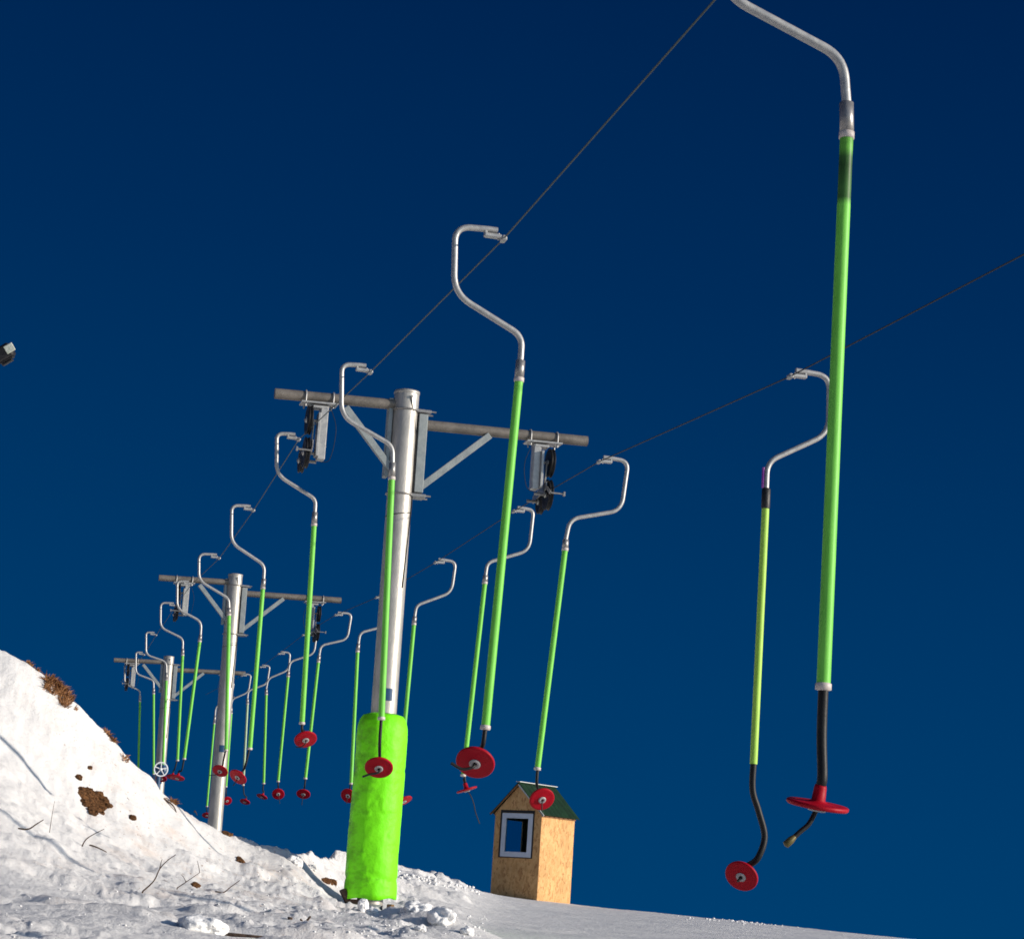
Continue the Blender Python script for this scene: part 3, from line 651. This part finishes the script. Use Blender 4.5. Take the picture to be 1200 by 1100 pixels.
# ------------------------------------------------------------------ hut
def hut():
    d = 41.0; A = at(629, 1051, d)                      # front corner
    s = FL/d
    a1 = math.radians(38)                               # the gable side runs to the left and away, the long side to the right and away
    GX = Vector((-math.cos(a1), math.sin(a1), 0)); SX = Vector((math.sin(a1), math.cos(a1), 0))
    def along(px, py, D):                               # distance along D (horizontal) that projects to px
        lo, hi = 0, 4
        for _ in range(50):
            m = (lo+hi)/2; q = proj(A+D*m)[0]
            if (q > px) == (D is GX): lo = m
            else: hi = m
        return lo
    W = along(574.5, 0, GX); Dp = along(668, 0, SX)
    he = 0
    def hgt(base, px, py):                              # height above base seen at row py
        lo, hi = 0, 5
        for _ in range(50):
            m = (lo+hi)/2
            if proj(base+UP*m)[1] > py: lo = m
            else: hi = m
        return lo
    he = hgt(A, 633, 953); hr = hgt(A+GX*W/2, 608, 919)
    t = empty('lift_hut', A, 'small chipboard operator hut with green roof and white framed window on the snow', 'hut')
    X, Y = -GX, SX     # local frame: x from left edge to the corner, y along the side
    t.matrix_world = Matrix.Translation(A) @ Matrix((GX, SX, UP)).transposed().to_4x4()
    b = -.8; th = .03
    # window opening on the gable wall, measured in the photo
    def uv(px, py):
        v = ray(px, py); n = SX; p = v*(A.dot(n)/v.dot(n)); q = p-A; return q.dot(GX), q.z
    wx0, wz1 = uv(625.5, 953); wx1, wz0 = uv(586.5, 1003)
    # gable wall (plane y=0) as a ring of faces around the opening, with thickness
    m = MB()
    def wallpoly(pts, y): return [Vector((x, y, z)) for x, z in pts]
    outer = [(0, b), (W, b), (W, he), (W/2, hr), (0, he)]
    op = [(wx0, wz0), (wx1, wz0), (wx1, wz1), (wx0, wz1)]
    pts = outer+op
    Fq = [(0, 1, 6, 5), (1, 2, 7, 6), (0, 5, 8, 4), (2, 3, 7), (3, 4, 8), (3, 8, 7)]
    m.add(wallpoly(pts, 0), Fq); m.add(wallpoly(pts, th), [f[::-1] for f in Fq])
    m.add([Vector((x, y, z)) for x, z in op for y in (0, th)], [(0, 1, 3, 2), (2, 3, 5, 4), (4, 5, 7, 6), (6, 7, 1, 0)])
    m.add([Vector((0, 0, b)), Vector((0, 0, he)), Vector((0, th, he)), Vector((0, th, b)), Vector((W, 0, b)), Vector((W, 0, he)), Vector((W, th, he)), Vector((W, th, b))], [(0, 1, 2, 3), (4, 7, 6, 5)])
    m.build('gable_wall', OSB, t)
    MB().box((.0+th/2-.004, Dp/2+.002, (b+he)/2-.012), th, Dp-.004, he-b-.03, XL, YL).build('side_wall', OSB, t)
    m = MB(); xw = W-th/2-.002; q0, q1, zz0, zz1 = Dp*.30, Dp*.80, wz0-.06, wz1-.12; top_ = he-.027; Y1 = Dp-.002
    m.box((xw, (.038+q0)/2, (b+top_)/2), th, q0-.038, top_-b, XL, YL); m.box((xw, (Y1+q1)/2, (b+top_)/2), th, Y1-q1, top_-b, XL, YL)
    m.box((xw, (q0+q1)/2, (b+zz0)/2), th, q1-q0, zz0-b, XL, YL); m.box((xw, (q0+q1)/2, (zz1+top_)/2), th, q1-q0, top_-zz1, XL, YL)
    m.build('side_wall', OSB, t)
    m = MB(); o2 = [(th, b), (W-th, b), (W-th, he), (W/2, hr-.01), (th, he)]
    m.add(wallpoly(o2, Dp), [(0, 4, 3, 2, 1)]); m.add(wallpoly(o2, Dp-th), [(0, 1, 2, 3, 4)]); m.build('rear_wall', OSB, t)
    MB().box((W/2, Dp/2, b+.5), W-.08, Dp-.08, .04, XL, YL).build('floor_board', OSB, t)
    # window: gasket, frame, pane, divider
    cx, cz, ww, wh = (wx0+wx1)/2, (wz0+wz1)/2, wx1-wx0, wz1-wz0
    wdw = MB()
    def framebox(mb, cx, cz, w, h, fw, y0, y1):
        for (x, z, sx, sz) in ((cx-w/2+fw/2, cz, fw, h), (cx+w/2-fw/2, cz, fw, h), (cx, cz+h/2-fw/2, w-2*fw, fw), (cx, cz-h/2+fw/2, w-2*fw, fw)):
            mb.box((x, (y0+y1)/2, z), sx, abs(y1-y0), sz, XL, YL, .004)
    framebox(wdw, cx, cz, ww-.004, wh-.004, .085, -.030, .045); wf = wdw.build('window_frame', PVC, t)
    g = MB(); framebox(g, cx+.012, cz+.02, ww+.085, wh+.075, .05, -.012, -.002); g.build('gasket', GASKET, wf)
    g = MB(); framebox(g, cx, cz, ww-.165, wh-.165, .020, -.034, -.004); g.build('sash', PVC, wf)
    MB().box((cx, .01, cz), ww-.19, .006, wh-.19, XL, YL).build('pane', GLASS, wf)
    # roof: two corrugated slopes with trims
    ov = .07; rise = hr-he; sl = math.hypot(W/2, rise)
    rf = None
    for sgn, x0 in ((1, 0), (-1, W)):
        m = MB(); n = 64; V = []
        y0, y1 = -ov, Dp+ov
        for i in range(n+1):
            y = y0+(y1-y0)*i/n; c = .014*abs(math.sin(i*math.pi/8*1.0))**.6
            for (k) in (0, 1):
                f = -.13 if k == 0 else 1.0
                x = x0+sgn*(W/2)*f; z = he+rise*f+.03+c
                V.append((x, y, z))
        F = [(2*i, 2*i+1, 2*i+3, 2*i+2) for i in range(n)]
        if sgn > 0: F = [f[::-1] for f in F]
        m.add(V, F); o = m.build('roof_sheet', ROOFG, t); s = o.modifiers.new('solid', 'SOLIDIFY'); s.thickness = .012; s.offset = -1
        # barge board
        a = Vector((x0-sgn*.09, -ov+.012, he-.045*rise-.02)); c = Vector((W/2, -ov+.012, hr-.0)); MB().bar(a, c, .02, .035, YL, .003).build('barge_board', FASCIA if sgn < 0 else ROOFT, t)
        MB().box((x0-sgn*.02, Dp/2, he-.035), .02, Dp, .05, XL, YL, .002).build('fascia', FASCIA, t)
    MB().box((W/2, Dp/2, hr+.055), .10, Dp+2*ov+.02, .016, XL, YL, .003).build('ridge_cap', ROOFT, t)
hut()
# ------------------------------------------------------------------ small things on the snow
def lump(px, py, wpx, label, flat=.75, seed=1, mt=None, name='snow_lump', cat='snow lump', group=None, up=.2):
    p = hit(px, py); w = wpx*p.y/FL/2; rnd = random.Random(seed)
    me = bpy.data.meshes.new(name); import bmesh
    bm = bmesh.new(); bmesh.ops.create_icosphere(bm, subdivisions=5, radius=1)
    from mathutils import noise
    off = Vector((rnd.uniform(0, 50), rnd.uniform(0, 50), 0))
    for v in bm.verts:
        q = v.co.copy(); k = 1+.50*noise.noise(q*1.0+off)+.22*noise.noise(q*2.3+off)+.08*noise.noise(q*5.5+off)+.05*noise.noise(q*12+off)
        v.co = Vector((q.x*k, q.y*k*.9, q.z*k*flat))*w
    bm.to_mesh(me); bm.free(); me.materials.append(mt or LUMP)
    for f in me.polygons: f.use_smooth = True
    o = link(bpy.data.objects.new(name, me)); o.location = p+UP*w*flat*up; o.rotation_euler = (0, 0, rnd.uniform(0, 6)); return tag(o, label, cat, group)
lump(517, 1078, 34, 'big rounded snow lump right of the padded pylon foot', .75, 3, up=.12)
lump(238, 1090, 60, 'big snow lump at the bottom edge left of the forked root', .5, 5, up=.05)
lump(487, 1066, 34, 'bluish shaded snow slab leaning beside the padded pylon foot', .5, 8, up=.08)
lump(548, 1094, 16, 'low snow block right of the big rounded lump', .7, 21, up=.3)
lump(492, 1090, 14, 'low snow block left of and below the big rounded lump', .7, 22, up=.3)
lump(346, 1012, 17, 'snow clod near the crest left of the padded pylon', .8, 9, up=.4)
lump(366, 1018, 12, 'smaller snow clod on the crest between the clod and the padded pylon', .7, 10, up=.4)
lump(425, 1066, 12, 'small pointed snow chunk at the foot of the neon padding', 1.3, 12, up=.5)
lump(436, 1070, 14, 'small snow chunk below the grey footing of the padded pylon', .8, 13, up=.4)
# loose crumbs: nobody could count them
def crumbs():
    import bmesh
    rnd = random.Random(4); m = MB()
    ph = (1+5**.5)/2
    iv = [Vector(v).normalized() for v in ((-1, ph, 0), (1, ph, 0), (-1, -ph, 0), (1, -ph, 0), (0, -1, ph), (0, 1, ph), (0, -1, -ph), (0, 1, -ph), (ph, 0, -1), (ph, 0, 1), (-ph, 0, -1), (-ph, 0, 1))]
    fi = [(0, 11, 5), (0, 5, 1), (0, 1, 7), (0, 7, 10), (0, 10, 11), (1, 5, 9), (5, 11, 4), (11, 10, 2), (10, 7, 6), (7, 1, 8), (3, 9, 4), (3, 4, 2), (3, 2, 6), (3, 6, 8), (3, 8, 9), (4, 9, 5), (2, 4, 11), (6, 2, 10), (8, 6, 7), (9, 8, 1)]
    def put(px, py, w):
        p = hit(px, py, 8); s = w*p.y/FL/2*.8
        V = [p+UP*s*.05+Vector((v.x*rnd.uniform(.7, 1.3), v.y*rnd.uniform(.7, 1.3), v.z*rnd.uniform(.5, 1.0)))*s for v in iv]
        m.add(V, fi, True)
    for _ in range(70): put(rnd.gauss(450, 30), rnd.uniform(1066, 1096), rnd.uniform(2, 4.5))
    for _ in range(60): put(rnd.uniform(300, 400), rnd.uniform(1005, 1070), rnd.uniform(1.5, 4))
    for _ in range(70): q = rnd.uniform(464, 562); put(q, 1019+(q-464)*.22+rnd.uniform(0, 8), rnd.uniform(2, 6))
    for _ in range(60): q = rnd.gauss(870, 26); put(q, 1079+(q-870)*.1+rnd.uniform(-1, 3), rnd.uniform(1.5, 5))
    for _ in range(20): q = rnd.uniform(780, 1000); put(q, 1071+(q-780)*.102+rnd.uniform(0, 4), rnd.uniform(1, 3))
    for _ in range(90): put(rnd.uniform(0, 400), rnd.uniform(1030, 1098), rnd.uniform(2, 4.5))
    for _ in range(40): put(rnd.uniform(520, 570), rnd.uniform(1070, 1098), rnd.uniform(2, 5))
    o = m.build('snow_crumbs', LUMP); tag(o, 'loose snow crumbs scattered over the slope', 'snow crumbs', kind='stuff')
crumbs()
def soil(px, py, wpx, hpx, label, seed, n=70, k=1.0):
    """bare earth: lumpy clods packed together, one mesh"""
    rnd = random.Random(seed); m = MB(); ph = (1+5**.5)/2
    c = hit(px, py)
    for _ in range(n):
        a = rnd.uniform(0, 6.28); r = math.sqrt(rnd.random())*(.78+.16*math.sin(2*a+seed)+.14*math.sin(3*a+seed*2)+.10*math.sin(7*a)); qx = px+math.cos(a)*r*wpx/2+(math.sin(a)*r*wpx*.22); qy = py+math.sin(a)*r*hpx/2
        p = hit(qx, qy); s = rnd.uniform(.02, .05)*k
        prof = []; V = []
        for i in range(5):
            for j in range(7):
                th_ = math.pi*i/4; ph_ = 2*math.pi*j/7; q = rnd.uniform(.7, 1.25)
                V.append(p+UP*s*.1+Vector((math.sin(th_)*math.cos(ph_), math.sin(th_)*math.sin(ph_), .6*math.cos(th_)))*s*q)
        m.add(V, [(i*7+j, i*7+(j+1) % 7, (i+1)*7+(j+1) % 7, (i+1)*7+j) for i in range(4) for j in range(7)])
    o = m.build('earth_patch', SOIL); return tag(o, label, 'earth patch')
soil(109, 939, 31, 42, 'dark brown hole of bare earth, largest one on the left snow bank', 1, 420, .8)
soil(92, 911, 4, 5, 'small brown earth spot just above the largest bare hole', 2, 22, .7)
soil(105, 899, 4, 5, 'faint reddish earth spot second above the largest bare hole', 3, 14, .5)
soil(155, 958, 6, 4, 'small dark earth spot at the foot of the dead stem on the bank', 4, 30, .6)
soil(386, 1033, 18, 6, 'dark brown chunk of earth on the snow left of the padded pylon', 5, 60, .8)
soil(281, 1008, 6, 8, 'small brown earth clod on the snow below the middle pylon', 6, 22, .7)
soil(229, 1037, 7, 7, 'small brown stone-like clod on the snow left of the grey snow pit', 7, 22, .7)
soil(267, 977, 9, 4, 'dark stones at the foot of the middle pylon on the crest', 8, 24, .8)
def tuft(px, py, wpx, hpx, label, seed, n=260, ln=.09):
    rnd = random.Random(seed); m = MB()
    for _ in range(n):
        a = rnd.uniform(0, 6.28); r = math.sqrt(rnd.random()); t = math.sin(a)*r
        p = hit(px+math.cos(a)*r*wpx/2, py+t*hpx/2)
        l = ln*rnd.uniform(.5, 1.3); w = rnd.uniform(.003, .007)
        dv = Vector((rnd.gauss(.2, .6), rnd.gauss(-.3, .5), rnd.uniform(.3, 1))).normalized(); sd = dv.cross(Vector((rnd.gauss(0, 1), rnd.gauss(0, 1), rnd.gauss(0, 1)))).normalized()
        b = p-UP*.015; mid = b+dv*l*.6; e = b+dv*l+Vector((rnd.gauss(0, .3), rnd.gauss(0, .3), -.4))*l*.35
        m.add([b-sd*w, b+sd*w, mid+sd*w*.8, mid-sd*w*.8, e], [(0, 1, 2, 3), (3, 2, 4)])
    o = m.build('grass_tuft', GRASS); return tag(o, label, 'dead grass')
tuft(64, 801, 26, 26, 'rusty brown dead grass patch, largest one near the top of the snow bank', 1, 620)
tuft(77, 819, 15, 20, 'rusty brown dead grass clump just below the largest grass patch', 2, 320)
tuft(34, 772, 8, 6, 'small brown grass tuft on the ridge line, highest on the bank', 3, 90, .06)
tuft(44, 780, 3, 3, 'tiny grass tuft on the ridge between the highest tuft and the largest patch', 8, 30, .05)
tuft(126, 850, 7, 10, 'dark grass tuft hanging over the ridge edge half way down the bank', 4, 110, .07)
tuft(132, 863, 7, 12, 'brown grass tuft just below the dark tuft on the ridge edge', 5, 110, .06)
tuft(146, 888, 8, 12, 'faint straw tuft on the ridge left of the far hangers', 6, 70, .05)
tuft(203, 934, 8, 14, 'dark brown grass tuft on the ridge edge right of the white wheel', 7, 150, .07)
tuft(88, 830, 4, 4, 'tiny straw tuft right of the lower end of the rusty grass clump', 9, 26, .05)
def twig(path, label, r=.006, branches=(), name='dry_twig'):
    pts = []
    a = hit(*path[0])
    n = len(path)
    b = a
    # lies on and arches slightly over the snow
    for i, (x, y) in enumerate(path):
        p = at(x, y, a.y-(.12 if name != 'dry_twig' else 0))
        if n > 1 and i == n-1 and len(path) > 2 and False: pass
        pts.append(p)
    m = MB(); c = catmull(pts, 6); c[0] = c[0]-UP*.03
    m.tube(c, [r*(1-.6*i/len(c)) for i in range(len(c))], 7)
    for (s, e) in branches:
        m.tube([at(*s, pts[0].y), (at(*s, pts[0].y)+at(*e, pts[0].y))/2+UP*.01, at(*e, pts[0].y)], [r*.7, r*.5, r*.3], 6)
    o = m.build(name, TWIG); return tag(o, label, 'twig')
twig([(20, 970), (33, 971), (43, 965), (51, 960)], 'bare dark twig lying left on the snow, tip raised to the right', .008)
twig([(96, 991), (101, 983), (110, 977), (122, 971)], 'curved bare twig below the largest bare hole', .006)
twig([(104, 989), (115, 993), (125, 998)], 'short dark twig half sunk right of the curved twig', .008)
twig([(165, 1046), (180, 1032), (187, 1018), (196, 1008), (206, 1001)], 'long thin twig standing up out of the snow, tallest in the foreground', .006, [((187, 1018), (190, 1006))])
twig([(206, 1041), (218, 1033), (234, 1022)], 'thin branching twig right of the long thin one', .005, [((234, 1022), (231, 1008)), ((218, 1033), (212, 1024))])
twig([(251, 1044), (262, 1045), (270, 1039), (281, 1031)], 'low twig with raised tip right of the brown clod', .007)
twig([(58, 975), (61, 955), (64, 938)], 'thin pale upright stalk above the left twig', .003)
twig([(148, 933), (155, 945), (163, 958)], 'dark bent stem hanging on the bank right of the largest bare hole', .009, [((155, 945), (160, 951))])
twig([(190, 934), (203, 944), (208, 956)], 'curved brown stem on the bank below the white wheel', .010)
twig([(228, 948), (231, 955)], 'short upright stem left of the middle pylon foot', .007)
twig([(340, 1073), (341, 1079), (347, 1082), (354, 1083), (359, 1079), (364, 1073)], 'dark forked root sticking out of the snow near the bottom edge', .018, [((354, 1083), (352, 1076))], 'forked_root')
twig([(262, 1094), (290, 1096), (325, 1099)], 'long brown branch lying along the bottom edge', .012, (), 'fallen_branch')
# ------------------------------------------------------------------ valve wheel at the ridge, floodlight at the left edge
def wheel():
    c = at(188.5, 901, 30); n = (-c).normalized(); n = Vector((n.x+.25, n.y, n.z*.3)).normalized()
    X = UP.cross(n).normalized(); Y = n.cross(X); R = .098
    g = ground(c.x, c.y)
    t = empty('hand_wheel', Vector((c.x, c.y, g)), 'small white spoked wheel with blue hub peeping over the snow ridge', 'hand wheel')
    C = c-Vector((c.x, c.y, g)); m = MB()
    ring = [C+(X*math.cos(q)+Y*math.sin(q))*R for q in [2*math.pi*k/40 for k in range(41)]]
    m.tube(ring, .010, 8, False)
    for k in range(5):
        q = 2*math.pi*k/5+.3; m.tube([C, C+(X*math.cos(q)+Y*math.sin(q))*R], .008, 6)
    m.lathe([(0, .012), (.022, .012), (.022, -.012), (0, -.012)], 16, C, n); m.build('wheel_rim', WHITE, t)
    MB().lathe([(0, 0), (.075, 0), (.085, -.02), (.085, -.09), (0, -.09)], 24, C-n*.04+X*.03+Y*-.01, n).build('hub_drum', BLUE, t)
    MB().tube([C-n*.09, Vector((C.x, C.y, -.4))-Vector((n.x, n.y, 0))*.09], .03, 12).build('stand', BLUE, t)
wheel()
def flood():
    c = at(9, 411, 16); g0 = at(-75, 600, 16.2); g = ground(g0.x, g0.y)
    t = empty('floodlight', Vector((g0.x, g0.y, g)), 'black floodlight with pale silver face cut by the left edge of the frame', 'floodlight')
    O = Vector((g0.x, g0.y, g)); C = c-O; s = 16/FL
    d1 = (cr*.86+cu*.50).normalized(); d2 = (cu*.86-cr*.50).normalized(); nn = d1.cross(d2)
    MB().box(C-d1*6*s, 24*s, 17*s, 16*s, d1, d2, 2*s).build('lamp_housing', DARK, t)
    MB().box(C+d1*5*s*1+nn*(8*s+.004), 11*s, 10*s, .012, d1, d2, .002).build('lamp_face', LAMPG, t)
    MB().box(C-d2*9.6*s-d1*6*s, 18*s, 2*s, 10*s, d1, d2, .5*s).build('cooling_fin', DARK, t)
    MB().box(C-d2*12.4*s-d1*7*s, 14*s, 2*s, 10*s, d1, d2, .5*s).build('cooling_fin', DARK, t)
    top = Vector((0, 0, C.z+.1))
    MB().tube([(0, 0, -.4), (0, 0, top.z+.15)], .04, 16).build('mast', GALV, t)
    MB().tube([Vector((0, 0, C.z-.12)), C-d1*14*s], .014, 10).build('bracket', DARK, t)
flood()
# ------------------------------------------------------------------ light
SUNV = Vector((math.sin(math.radians(76.5)), -math.cos(math.radians(76.5)), math.tan(math.radians(14.8)))).normalized()      # towards the sun: behind the camera, to the right, low
EL = math.asin(SUNV.z)
sd = bpy.data.lights.new('sun', 'SUN'); sd.energy = 5.0; sd.angle = math.radians(.9); sd.color = (1, .90, .77)
so = bpy.data.objects.new('sun', sd); link(so); so.rotation_euler = SUNV.to_track_quat('Z', 'Y').to_euler()
w = bpy.data.worlds.new('World'); SC.world = w; w.use_nodes = True; nt = w.node_tree; N = nt.nodes; Lk = nt.links
bg = N['Background']; bg.inputs['Strength'].default_value = .1    # the frame's dark blue stays, the sky around the sun fills the shadows
sky = N.new('ShaderNodeTexSky'); sky.sky_type = 'NISHITA'; sky.sun_disc = False; sky.sun_elevation = EL; sky.sun_rotation = math.atan2(SUNV.x, SUNV.y)
sky.altitude = 2000; sky.dust_density = .2; sky.air_density = 1.0
tc = N.new('ShaderNodeTexCoord'); sp = N.new('ShaderNodeSeparateXYZ'); Lk.new(tc.outputs['Generated'], sp.inputs[0])
rp = N.new('ShaderNodeValToRGB'); el = rp.color_ramp.elements
mr = N.new('ShaderNodeMapRange'); mr.inputs['From Min'].default_value = 0; mr.inputs['From Max'].default_value = .5
ax_ = N.new('ShaderNodeMath'); ax_.operation = 'MULTIPLY_ADD'; ax_.inputs[1].default_value = .06; Lk.new(sp.outputs[0], ax_.inputs[0]); Lk.new(sp.outputs[2], ax_.inputs[2])
Lk.new(ax_.outputs[0], mr.inputs[0]); Lk.new(mr.outputs[0], rp.inputs[0])
el[0].position = 0; el[0].color = (.0, .048, .158, 1); el[1].position = 1; el[1].color = (0, .0140, .069, 1)
e = el.new(.30); e.color = (0, .037, .134, 1); e = el.new(.60); e.color = (0, .0245, .102, 1); e = el.new(.86); e.color = (0, .0170, .079, 1)
sc_ = N.new('ShaderNodeVectorMath'); sc_.operation = 'SCALE'; sc_.inputs['Scale'].default_value = 10.3; Lk.new(rp.outputs[0], sc_.inputs[0])
f = N.new('ShaderNodeMapRange'); f.interpolation_type = 'SMOOTHSTEP'; f.inputs['From Min'].default_value = .05; f.inputs['From Max'].default_value = .75; f.inputs['To Min'].default_value = 0; f.inputs['To Max'].default_value = 1.0
dt = N.new('ShaderNodeVectorMath'); dt.operation = 'DOT_PRODUCT'; dt.inputs[1].default_value = Vector((SUNV.x*.75, SUNV.y*1.6, .45)).normalized(); Lk.new(tc.outputs['Generated'], dt.inputs[0])
Lk.new(dt.outputs['Value'], f.inputs[0])      # the clear sky is brightest around the sun and darkest opposite to it
s2 = N.new('ShaderNodeVectorMath'); s2.operation = 'SCALE'; s2.inputs['Scale'].default_value = 1.5; Lk.new(sky.outputs[0], s2.inputs[0])
mx = N.new('ShaderNodeMix'); mx.data_type = 'RGBA'; Lk.new(f.outputs[0], mx.inputs[0]); Lk.new(sc_.outputs[0], mx.inputs[6]); Lk.new(s2.outputs[0], mx.inputs[7])
Lk.new(mx.outputs[2], bg.inputs['Color'])
SC.view_settings.view_transform = 'Standard'; SC.view_settings.look = 'None'; SC.view_settings.exposure = 0
SC.cycles.filter_width = 1.7
SC.cycles.max_bounces = 6; SC.cycles.diffuse_bounces = 1
